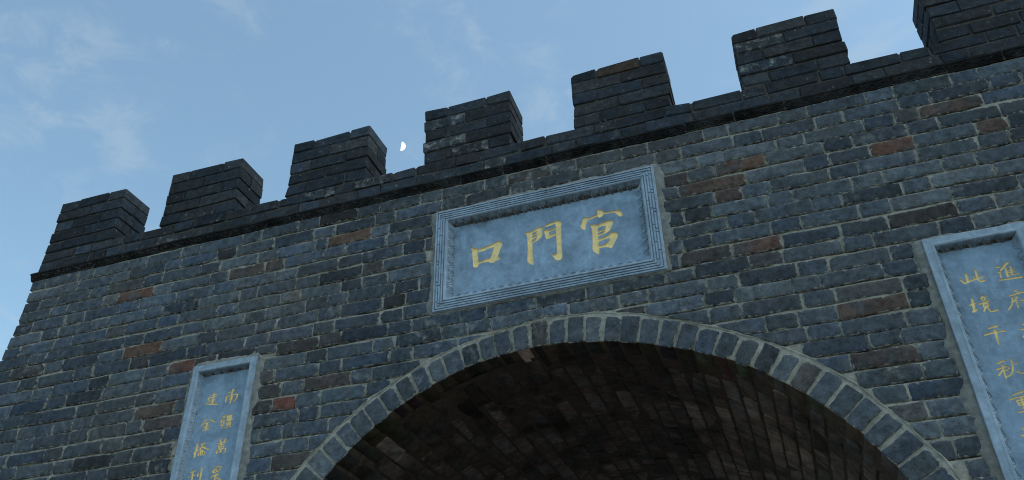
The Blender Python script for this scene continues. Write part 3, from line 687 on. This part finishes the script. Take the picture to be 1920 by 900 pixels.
# ------------------------------------------------------------------ vault behind the ring
v, f = [], []
nV = 64
for i in range(nV + 1):
    th = math.pi * i / nV
    for y in (X(.3), X(DEPTH)):
        rr = RI + .015
        v.append((X(XC + rr * math.cos(th)), y, Z(ZC + rr * math.sin(th))))
k0 = len(v)
for sx in (-1, 1):
    for y in (X(.06), X(DEPTH)):
        v += [(X(XC + sx * (RI + .032)), y, Z(ZC)), (X(XC + sx * (RI + .032)), y, 0)]
for i in range(nV): f.append((i * 2, i * 2 + 1, (i + 1) * 2 + 1, (i + 1) * 2))
f += [(k0, k0 + 2, k0 + 3, k0 + 1), (k0 + 4, k0 + 5, k0 + 7, k0 + 6)]
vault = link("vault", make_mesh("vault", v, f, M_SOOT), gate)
vb = []
for k in range(NV):
    r = random.Random(1300 + k)
    a0, a1 = k * dth + ph0, (k + 1) * dth + ph0
    am = (a0 + a1) / 2
    y = .77 if k % 2 else .40
    while y < DEPTH - .2:
        L = .755 + r.gauss(0, .03)
        y1 = min(y + L, DEPTH)
        hw = (RI * dth) / 2 - r.uniform(.014, .024)
        poly = [(y + .014, -hw), (y1 - .014, -hw), (y1 - .014, hw), (y + .014, hw)]
        q = [project((X(XC + RI * math.cos(a)), X(yy), Z(ZC + RI * math.sin(a)))) for yy, a in ((y, a0), (y1, a0), (y1, a1), (y, a1))]
        cx = sum(p[0] for p in q) / 4; cy = sum(p[1] for p in q) / 4
        inside = -20 < cx < 1940 and -20 < cy < 920
        # facing the camera and not hidden by the near side of the ring
        n_ = Vector((-math.cos(am), 0, -math.sin(am)))
        pc_ = Vector((X(XC + RI * math.cos(am)), X((y + y1) / 2), Z(ZC + RI * math.sin(am))))
        to = Vector((0, -10 * S, EYE)) - pc_
        t_ = pc_.y / (pc_.y + 10 * S)
        fx, fz = pc_.x + to.x * t_, pc_.z + to.z * t_
        vis = inside and n_.dot(to) > 0 and math.hypot(fx - X(XC), fz - Z(ZC)) < X(RI)
        dgr = math.degrees(am)
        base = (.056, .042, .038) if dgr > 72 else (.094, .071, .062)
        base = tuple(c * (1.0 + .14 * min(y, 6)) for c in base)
        m = math.exp(r.gauss(0, .28))
        if r.random() < .03: m *= 1.6
        t = tuple(c * m for c in base)
        lime = r.uniform(.15, .5) if r.random() < .14 else 0
        def vmap(u, w, h, am=am):
            rr = X(RI + .004) - h
            a = am + w / X(RI)
            return (X(XC) + rr * math.cos(a), u, Z(ZC) + rr * math.sin(a))
        def vmap2(u, w, h, am=am): return vmap(u, -w, h, am)
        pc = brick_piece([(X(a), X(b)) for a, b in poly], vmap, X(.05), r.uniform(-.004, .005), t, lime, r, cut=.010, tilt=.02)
        vb.append((abs(area(q)) if vis else 0.0, pc))
        y = y1
vb.sort(key=lambda t: -t[0])
rest = Batch()
for k, (a, pc) in enumerate(vb):
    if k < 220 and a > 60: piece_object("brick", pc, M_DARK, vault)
    else: rest.add(pc)
for sx in (-1, 1):                       # straight jambs under the vault
    for i in range(int((ZC - ZG) / COURSE)):
        r = random.Random(1700 + i * 2 + sx)
        zt = ZC - i * COURSE - .03; zb = zt - COURSE + .03
        y = .02 - (.2 if i % 2 else 0)
        while y < DEPTH - .3:
            L = .755 if (int(y * 10) + i) % 2 else .39
            y1 = min(y + L, DEPTH)
            ya = max(y, .02)
            if y1 - ya > .1:
                pl = [(X(ya) + .006, Z(zb)), (X(y1) - .006, Z(zb)), (X(y1) - .006, Z(zt)), (X(ya) + .006, Z(zt))]
                jm = lambda u, w, h, sx=sx: (X(XC + sx * RI) - sx * h, u, w)
                rest.add(brick_piece(pl, jm, X(.04), r.uniform(-.002, .004), grey(r, .9), 0, r))
            y = y1
tag(link("brickwork", rest.mesh("vault_brickwork", M_DARK), vault), kind="stuff")

# ------------------------------------------------------------------ cornice of carved bricks
cv, cf = box_faces(X(-12.95), X(XR + .03), X(-.012), X(.6), Z(ZCOR0 + .01), Z(ZCOR1 + .012))
cornice = link("cornice", make_mesh("cornice", cv, cf, M_DMORTAR), gate)
CL_, CH, CP = 0.735, ZCOR1 - ZCOR0 - .012, 0.075
def carved_mesh(seed, L):
    r = random.Random(seed)
    v, f = [], []
    pr = [(-.05, 0.0), (.010, 0.0), (.016, .010), (.058, CH * .70), (.070, CH * .74), (CP, CH * .80), (CP, CH * .96), (CP - .006, CH), (-.05, CH)]
    n = len(pr)
    ts = [0, .008, L * .5, L - .008, L]
    for j, t in enumerate(ts):
        k = .004 if j in (0, len(ts) - 1) else 0
        for h, z in pr:
            v.append((X(t), -X(h - k + (r.uniform(-.003, .003) if 0 < h else 0)), X(z + r.uniform(-.002, .002))))
    for j in range(len(ts) - 1):
        for i in range(n - 1):
            f.append((j * n + i, (j + 1) * n + i, (j + 1) * n + i + 1, j * n + i + 1))
    f.append(tuple(range(n))[::-1]); f.append(tuple((len(ts) - 1) * n + i for i in range(n)))
    # scrolls: raised curling lines on the sloping face
    (h0, z0), (h1, z1) = pr[2], pr[3]
    dh, dz = h1 - h0, z1 - z0
    ln = math.hypot(dh, dz)
    nh, nz = dz / ln, -dh / ln
    def face(t, s, o): return (X(t), -X(h0 + dh * s + nh * o), X(z0 + dz * s + nz * o))
    worn = []
    def ridge(pts, w, hgt):
        k0 = len(v)
        m = len(pts)
        for i, (t, s) in enumerate(pts):
            a = pts[max(i - 1, 0)]; b = pts[min(i + 1, m - 1)]
            dx, dy = (b[0] - a[0]), (b[1] - a[1]) * ln
            d = math.hypot(dx, dy) or 1
            px, py = -dy / d * w, dx / d * w / ln
            v.append(face(t - px, s - py, -.001)); v.append(face(t, s, hgt)); v.append(face(t + px, s + py, -.001)); worn.append(len(v) - 2)
        for i in range(m - 1):
            for q in range(2):
                f.append((k0 + i * 3 + q, k0 + i * 3 + q + 1, k0 + i * 3 + q + 4, k0 + i * 3 + q + 3))
    for c in range(2):
        tc = L * (c + .5) / 2 + r.uniform(-.008, .008)
        for sgn in (-1, 1):
            sp = []
            for q in range(20):
                a = q / 19 * 3.1 * math.pi + (0 if sgn > 0 else .2)
                rad = .40 * (1 - q / 22)
                sp.append((tc + sgn * L * .115 + sgn * rad * ln * 1.7 * math.cos(a), .5 + sgn * rad * math.sin(a)))
            ridge(sp, .0075, .016)
        ridge([(tc - L * .235 + L * .47 * q / 14, .5 - .36 * math.sin(q / 14 * 2 * math.pi)) for q in range(15)], .008, .017)
    # outward normals: the section was walked from the bottom up
    tint = (.018, .018, .019)
    ws_ = set(worn)
    return make_mesh("carved_brick", v, f, M_DARK, {"tint": ("FLOAT_COLOR", [(*((.065, .066, .066) if i in ws_ else tint), .05) for i in range(len(v))]), "edge": ("FLOAT", [0.0] * len(v))})
variants = [carved_mesh(60 + i, CL_ - .02) for i in range(4)]
x = -12.985
i = 0
while x < XR - .3:
    o = link("carved_brick", variants[i % 4], cornice, (X(x + .01), 0, Z(ZCOR0 + .006 + .006 * math.sin(i * 1.9))))
    o.scale = (1 + .012 * math.sin(i * 5.1), 1, 1)
    x += CL_; i += 1

# ------------------------------------------------------------------ parapet and merlons
DARKS = [(.025, .032, .040), (.022, .029, .038), (.028, .033, .039), (.025, .034, .046), (.029, .032, .036)]
def dark(r, k=1.0):
    b = DARKS[r.randrange(len(DARKS))]
    q = math.exp(r.gauss(0, .20)) * k
    return tuple(c * q for c in b)
pv, pf = box_faces(X(-12.87), X(XR - .05), X(.020), X(MDEP - .024), Z(ZCOR1 + .004), Z(ZPAR - .035))
parapet = link("parapet", make_mesh("parapet", pv, pf, M_DMORTAR), gate)
rest = Batch()
SPL = [(-9.657, 8.78), (-6.155, 8.96), (-7.12, 9.0), (-4.466, 9.16), (-4.142, 9.994), (-3.558, 8.811), (.999, 9.543), (.607, 9.861), (-4.822, 9.467)]
def lime_at(x0, x1, z0, z1):
    for sx, sz in SPL:
        if x0 < sx < x1 and z0 - .02 < sz < z1 + .02: return .85
    return 0.0
rows = [(ZCOR1 + .008, ZCOR1 + .236), (ZCOR1 + .242, ZPAR)]
for i, (z0, z1) in enumerate(rows):
    r = random.Random(2100 + i)
    x = -12.91 + r.uniform(-.01, .01); kind = i % 2
    while x < XR - .1:
        L = (.755 if kind else .40) + r.gauss(0, .03)
        x1 = min(x + L, XR)
        jz = r.uniform(-.012, .012) if i else 0
        li = lime_at(x, x1, z0, z1) or (.12 if r.random() < .12 else 0)
        pc = box_piece(X(x + .010), X(x1 - .010), X(r.uniform(-.014, .006)), X(MDEP if not kind else .34), Z(z0 + .008), Z(z1 - .004 + jz), dark(r, 1.1), li, r, bev=.006, jit=.003)
        piece_object("brick", pc, M_BRICK, parapet, False)
        if kind:
            rest.add(box_piece(X(x + .010), X(x1 - .010), X(.37), X(MDEP), Z(z0 + .008), Z(z1 - .004), dark(r), 0, r))
        x = x1; kind = 1 - kind
tag(link("brickwork", rest.mesh("parapet_brickwork", M_BRICK), parapet), kind="stuff")

for mi, (xa, xb) in enumerate(MER):
    r = random.Random(2300 + mi)
    mv, mf = box_faces(X(xa + .03), X(xb - .03), X(.024), X(MDEP - .024), Z(ZPAR - .05), Z(MZ1 - .06))
    mer = link("merlon", make_mesh("merlon", mv, mf, M_DMORTAR), gate)
    nr = 5
    mz = MZ1 + r.uniform(-.018, .012)
    hz = (mz - ZPAR - .005) / nr
    for k in range(nr):
        z1 = mz - k * hz; z0 = z1 - hz
        zz0, zz1 = Z(z0 + .010), Z(z1 - .007)
        def put(x0, x1, y0_, y1_, front=True):
            li = lime_at(x0, x1, z0, z1) if front else 0
            t = dark(r)
            if mi == 4 and k == 0 and -1.85 < (x0 + x1) / 2 < -1.0: t = (.052, .038, .031)
            o = [r.uniform(-.010, .010) for _ in range(4)]
            pc = box_piece(X(x0 + .006), X(x1 - .006), X(y0_ + o[0]), X(y1_ + o[1]), zz0, zz1, t, li or (.12 if r.random() < .12 else 0), r, bev=.006, jit=.003)
            piece_object("brick", pc, M_BRICK, mer, False)
        sa = r.uniform(-.016, .016); sb = r.uniform(-.016, .016)
        if k % 2 == 0:
            hl, hr = .425 + r.uniform(-.03, .03), .445 + r.uniform(-.03, .03)
            put(xa + sa, xa + hl, 0, MDEP); put(xb - hr, xb + sb, 0, MDEP)
            put(xa + hl, xb - hr, 0, .35); put(xa + hl, xb - hr, .37, MDEP, False)
        else:
            m = (xa + xb) / 2 + r.uniform(-.05, .05)
            put(xa + sa, m, 0, .345); put(m, xb + sb, 0, .345)
            m2 = (xa + xb) / 2 + r.uniform(-.05, .05)
            put(xa + sa, m2, .365, MDEP, False); put(m2, xb + sb, .365, MDEP, False)

# ------------------------------------------------------------------ cement collars round the plaques
def collar(rect, seed, wl, wr, wt, wb):
    r = random.Random(seed)
    x0, x1, z0, z1 = rect
    path = []
    st = .035
    def seg(a, b, w):
        L = math.hypot(b[0] - a[0], b[1] - a[1]); n = max(2, int(L / st))
        nx, nz = (b[1] - a[1]) / L, -(b[0] - a[0]) / L
        for i in range(n):
            t = i / n
            path.append((a[0] + (b[0] - a[0]) * t, a[1] + (b[1] - a[1]) * t, nx, nz, w))
    z0c = max(z0, 2.3)
    seg((x0, z0c), (x1, z0c), wb); seg((x1, z0c), (x1, z1), wr); seg((x1, z1), (x0, z1), wt); seg((x0, z1), (x0, z0c), wl)
    ts = np.arange(len(path))
    w1 = vnoise(ts * .11, ts * 0, seed) ; w2 = vnoise(ts * .5, ts * 0 + 3, seed + 1)
    v, f = [], []
    for i, (px, pz, nx, nz, w) in enumerate(path):
        ww = w * (.25 + 1.0 * w1[i] + .45 * w2[i])
        for q, h in ((-.03, .022), (.01, .022 + .01 * w2[i]), (.45, .012 + .012 * r.random()), (.8, .006 + .010 * r.random()), (1.0, -.03)):
            d = q * ww if q > 0 else q
            v.append((X(px + nx * d), -X(h), Z(pz + nz * d + r.uniform(-.004, .004))))
    n = len(path)
    for i in range(n):
        j = (i + 1) % n
        for k in range(4):
            f.append((i * 5 + k, j * 5 + k, j * 5 + k + 1, i * 5 + k + 1))
    return make_mesh("mortar_collar", v, f, M_PATCH, None, True)
link("mortar_collar", collar(NAMEP, 41, .10, .12, .07, .05), gate)
link("mortar_collar", collar(LEFTP, 43, .08, .13, .09, .06), gate)
link("mortar_collar", collar(RIGHTP, 45, .13, .08, .04, .06), gate)

# ------------------------------------------------------------------ plaques
YSLAB, HF = 0.05, 0.06         # slab face lies behind the wall plane, the frame stands proud of it
def frame_side(rect, side, w, fret, scale_leaf):
    """one mitred side of a moulded frame; local axes: t along the side, d inwards, h out of the wall"""
    x0, x1, z0, z1 = rect
    W_, H_ = x1 - x0, z1 - z0
    L = W_ if side in ("top", "bottom") else H_
    def P(t, d, h):
        if side == "bottom": x, z = x0 + t, z0 + d
        elif side == "right": x, z = x1 - d, z0 + t
        elif side == "top": x, z = x1 - t, z1 - d
        else: x, z = x0 + d, z1 - t
        return (X(x), -X(h), Z(z))
    v, f, dirt_shade = [], [], []
    r = random.Random(hash(side) % 1000 if False else len(side) * 17 + int(abs(x0) * 100))
    fl = w * (.52 if fret else .42)           # width of the flat band
    hb = HF - .018 if fret else HF
    pr = [(0, -.06), (0, hb - .006), (.006, hb), (fl, hb), (fl + .012, HF + .006), (fl + .034, HF + .004), (fl + .046, HF - .012)]
    c0 = fl + .046; n = 6
    for i in range(1, n + 1):                 # hollow moulding down to the slab
        a = i / n * math.pi / 2
        pr.append((c0 + (w - c0) * (1 - math.cos(a)) ** .9, (HF - .012) + (-YSLAB - .004 - HF + .012) * math.sin(a) ** 1.15))
    m = len(pr)
    ns = max(6, int(L / .25))
    for j in range(ns + 1):
        for k, (d, h) in enumerate(pr):
            a, b = d, L - d
            t = a + (b - a) * j / ns
            v.append(P(t, d, h + (r.uniform(-.002, .002) if k > 1 else 0)))
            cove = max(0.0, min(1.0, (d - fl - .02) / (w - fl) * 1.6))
            dirt_shade.append({"top": .08 + .95 * cove ** 1.6, "left": .10 + .40 * cove * (1 if k > m - 4 else .4), "right": .05 + .15 * cove, "bottom": .08 + .10 * cove}[side])  # stained coves; the top one's shade is painted into the tint too
    for j in range(ns):
        for k in range(m - 1):
            f.append((j * m + k, (j + 1) * m + k, (j + 1) * m + k + 1, j * m + k + 1))
    def bar(t0, t1, d0, d1, h0, h1):
        k0 = len(v)
        for t, d in ((t0, d0), (t1, d0), (t1, d1), (t0, d1)):
            v.append(P(min(max(t, d), L - d), d, h0)); dirt_shade.append(.05)
        for t, d in ((t0 + .004, d0 + .003), (t1 - .004, d0 + .003), (t1 - .004, d1 - .003), (t0 + .004, d1 - .003)):
            v.append(P(min(max(t, d), L - d), d, h1)); dirt_shade.append(.0)
        for i in range(4):
            j = (i + 1) % 4
            f.append((k0 + i, k0 + j, k0 + 4 + j, k0 + 4 + i))
        f.append((k0 + 4, k0 + 5, k0 + 6, k0 + 7))
    if fret:                                  # key pattern: raised strips with cut joints
        bw = fl / 4
        gap = .013
        for q in range(4):
            d0, d1 = q * bw + gap * .6, (q + 1) * bw - gap * .4
            if q in (0, 3):
                t = 0.0
                while t < L:
                    t1 = min(t + 1.2, L); bar(t, t1, d0, d1, hb - .004, HF + .002); t = t1 + .004
            else:
                t = .03 + (.16 if q == 2 else 0)
                while t < L - .08:
                    t1 = min(t + .30 + r.uniform(-.02, .02), L - .02)
                    bar(t, t1 - gap, d0, d1, hb - .004, HF + r.uniform(-.001, .002)); t = t1
                    if q == 1 and r.random() < .5 and t < L - .12:
                        bar(t, t + .045, d0, d1, hb - .004, HF); t += .045 + gap
    # leaves along the hollow moulding
    step = scale_leaf
    nl = max(3, int((L - 2 * w) / step))
    for i in range(nl):
        tc = w + (L - 2 * w) * (i + .5) / nl
        hw = step * .46
        def cove(q):
            d = c0 + (w - c0) * q
            a = math.acos(max(-1, min(1, 1 - min(1, q) ** (1 / .9))))
            return d, (HF - .012) + (-YSLAB - .004 - HF + .012) * math.sin(a) ** 1.15
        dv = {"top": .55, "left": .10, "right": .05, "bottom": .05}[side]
        for line in ([(-1, .10), (-.8, .45), (-.4, .78), (0, .92), (.4, .78), (.8, .45), (1, .10)], [(-.5, .06), (-.35, .36), (0, .56), (.35, .36), (.5, .06)]):
            k0 = len(v)
            for s, q in line:
                d, h = cove(q)
                for o_, e_ in ((-.010, 0), (0, .013), (.010, 0)):
                    d2, h2 = cove(min(1, max(0, q + o_ / (w - c0))))
                    v.append(P(tc + s * hw + (o_ if abs(s) > .6 else 0), d2, h2 + .001 + e_)); dirt_shade.append(dv)
            for k in range(len(line) - 1):
                for q in range(2):
                    f.append((k0 + k * 3 + q, k0 + k * 3 + q + 1, k0 + k * 3 + q + 4, k0 + k * 3 + q + 3))
    return make_mesh("frame_side", v, f, M_STONE, {"dirt_shade": ("FLOAT", dirt_shade)})

def stroke_polys(pts, ws):
    out = []
    ws = [max(w * 1.22, .0085) for w in ws]
    for i in range(len(pts) - 1):
        a, b = Vector(pts[i]), Vector(pts[i + 1])
        d = b - a
        if d.length < 1e-5: continue
        n = Vector((-d.y, d.x)).normalized()
        out.append([tuple(a + n * ws[i] / 2), tuple(b + n * ws[i + 1] / 2), tuple(b - n * ws[i + 1] / 2), tuple(a - n * ws[i] / 2)])
    for i, p in enumerate(pts):
        k = .5 if 0 < i < len(pts) - 1 else .46
        out.append([(p[0] + ws[i] * k * math.cos(q * math.pi / 3.5 + .3), p[1] + ws[i] * k * math.sin(q * math.pi / 3.5 + .3)) for q in range(7)])
    return out

def build_plaque(name, label, rect, w, fret, leaf, glyphs, strokes, cut):
    root = bpy.data.objects.new(name, None)
    x0, x1, z0, z1 = rect
    root.location = (X((x0 + x1) / 2), 0, Z(z0))
    COL.objects.link(root)
    WORLD_LOC[root.name] = Vector(root.location)
    tag(root, label, "plaque")
    for s in ("top", "left", "right", "bottom"):
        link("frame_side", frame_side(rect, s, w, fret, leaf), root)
    # slab with the characters cut into it
    sx0, sx1, sz0, sz1 = X(x0 + w - .03), X(x1 - w + .03), Z(z0 + w - .03), Z(z1 - w + .03)
    pts, faces, owner = [Vector(p) for p in ((sx0, sz0), (sx1, sz0), (sx1, sz1), (sx0, sz1))], [[0, 1, 2, 3]], [None]
    for gname, data in glyphs.items():
        for item in data:
            polys = stroke_polys(*item) if strokes else [[tuple(p) for p in item]]
            for pl in polys:
                pl = [(min(max(a, sx0 + .004), sx1 - .004), min(max(b, sz0 + .004), sz1 - .004)) for a, b in pl]
                if abs(area(pl)) < 1e-7: continue
                if area(pl) < 0: pl = pl[::-1]
                k = len(pts)
                pts += [Vector(p) for p in pl]; faces.append(list(range(k, k + len(pl)))); owner.append(gname)
    vo, _e, fo, _a, _b, of = delaunay_2d_cdt(pts, [], faces, 1, 1e-6)
    ys = X(YSLAB)
    groups = {}
    for fi, tri in enumerate(fo):
        g = None
        for src in of[fi]:
            if owner[src]: g = owner[src]
        groups.setdefault(g, []).append(tri)
    def sheet(tris, y):
        ids = {}; vv = []; ff = []
        for t in tris:
            q = []
            for i in t:
                if i not in ids: ids[i] = len(vv); vv.append((vo[i].x, y, vo[i].y))
                q.append(ids[i])
            ff.append(tuple(q))
        return vv, ff, ids
    vv, ff, ids = sheet(groups[None], ys)
    k = len(vv)
    vv += [(sx0, ys, sz0), (sx1, ys, sz0), (sx1, ys, sz1), (sx0, ys, sz1), (sx0, ys + .03, sz0), (sx1, ys + .03, sz0), (sx1, ys + .03, sz1), (sx0, ys + .03, sz1)]
    ff += [(k, k + 4, k + 5, k + 1), (k + 1, k + 5, k + 6, k + 2), (k + 2, k + 6, k + 7, k + 3), (k + 3, k + 7, k + 4, k), (k + 4, k + 7, k + 6, k + 5)]
    dirt_shade = [max(0.0, 1 - (sz1 - p[2]) / .10) * .30 + max(0.0, 1 - (p[0] - sx0) / .05) * .20 for p in vv]
    link("slab", make_mesh("slab", vv, ff, M_SLAB, {"dirt_shade": ("FLOAT", dirt_shade)}), root)
    for g, tris in groups.items():
        if g is None: continue
        vv, ff, ids = sheet(tris, ys + cut)
        cnt = {}
        for t in tris:
            for i in range(len(t)):
                a, b = t[i], t[(i + 1) % len(t)]
                cnt[(a, b)] = 1
        for (a, b) in list(cnt):
            if (b, a) not in cnt:
                k = len(vv)
                vv += [(vo[a].x, ys - .0004, vo[a].y), (vo[b].x, ys - .0004, vo[b].y)]
                ff.append((ids[a], ids[b], k + 1, k))
        link("character", make_mesh("character", vv, ff, M_GOLD), root)
    return root

build_plaque("name_plaque", "wide blue-grey stone plaque with three large gold characters above the arch", NAMEP, .315, True, .135, GLYPHS["name"], False, .006)
build_plaque("couplet_plaque", "narrow upright stone plaque with small gold characters on the wall left of the arch", LEFTP, .165, False, .15, GLYPHS["left"], True, .004)
build_plaque("couplet_plaque", "narrow upright stone plaque with small gold characters on the wall right of the arch", RIGHTP, .185, False, .15, GLYPHS["right"], True, .004)

# ------------------------------------------------------------------ moon
def make_moon():
    d = Vector((-0.357678, 0.672884, 0.647530))
    dist = 2400.0
    c = Vector((0, -10 * S, EYE)) + d * dist
    rad = 8.6 / FPX * dist * d.dot(AF)
    ax = (AX * .983 - AY * .18); ax = (ax - d * ax.dot(d)).normalized()
    e1 = d; e2 = ax.cross(d)
    v, f = [ax * rad], []
    nr, na = 10, 32
    for i in range(1, nr + 1):
        t = i / nr * math.pi / 2
        for j in range(na):
            a = 2 * math.pi * j / na
            v.append((ax * math.cos(t) + (e1 * math.cos(a) + e2 * math.sin(a)) * math.sin(t)) * rad)
    for j in range(na): f.append((0, 1 + j, 1 + (j + 1) % na))
    for i in range(nr - 1):
        for j in range(na):
            a, b = 1 + i * na + j, 1 + i * na + (j + 1) % na
            f.append((a, a + na, b + na, b))
    f.append(tuple(1 + (nr - 1) * na + j for j in range(na)))
    o = link("moon", make_mesh("moon", v, f, moon_material(), None, False), None, tuple(c))
    return tag(o, "small white half moon in the blue sky between two merlons", "moon")
make_moon()
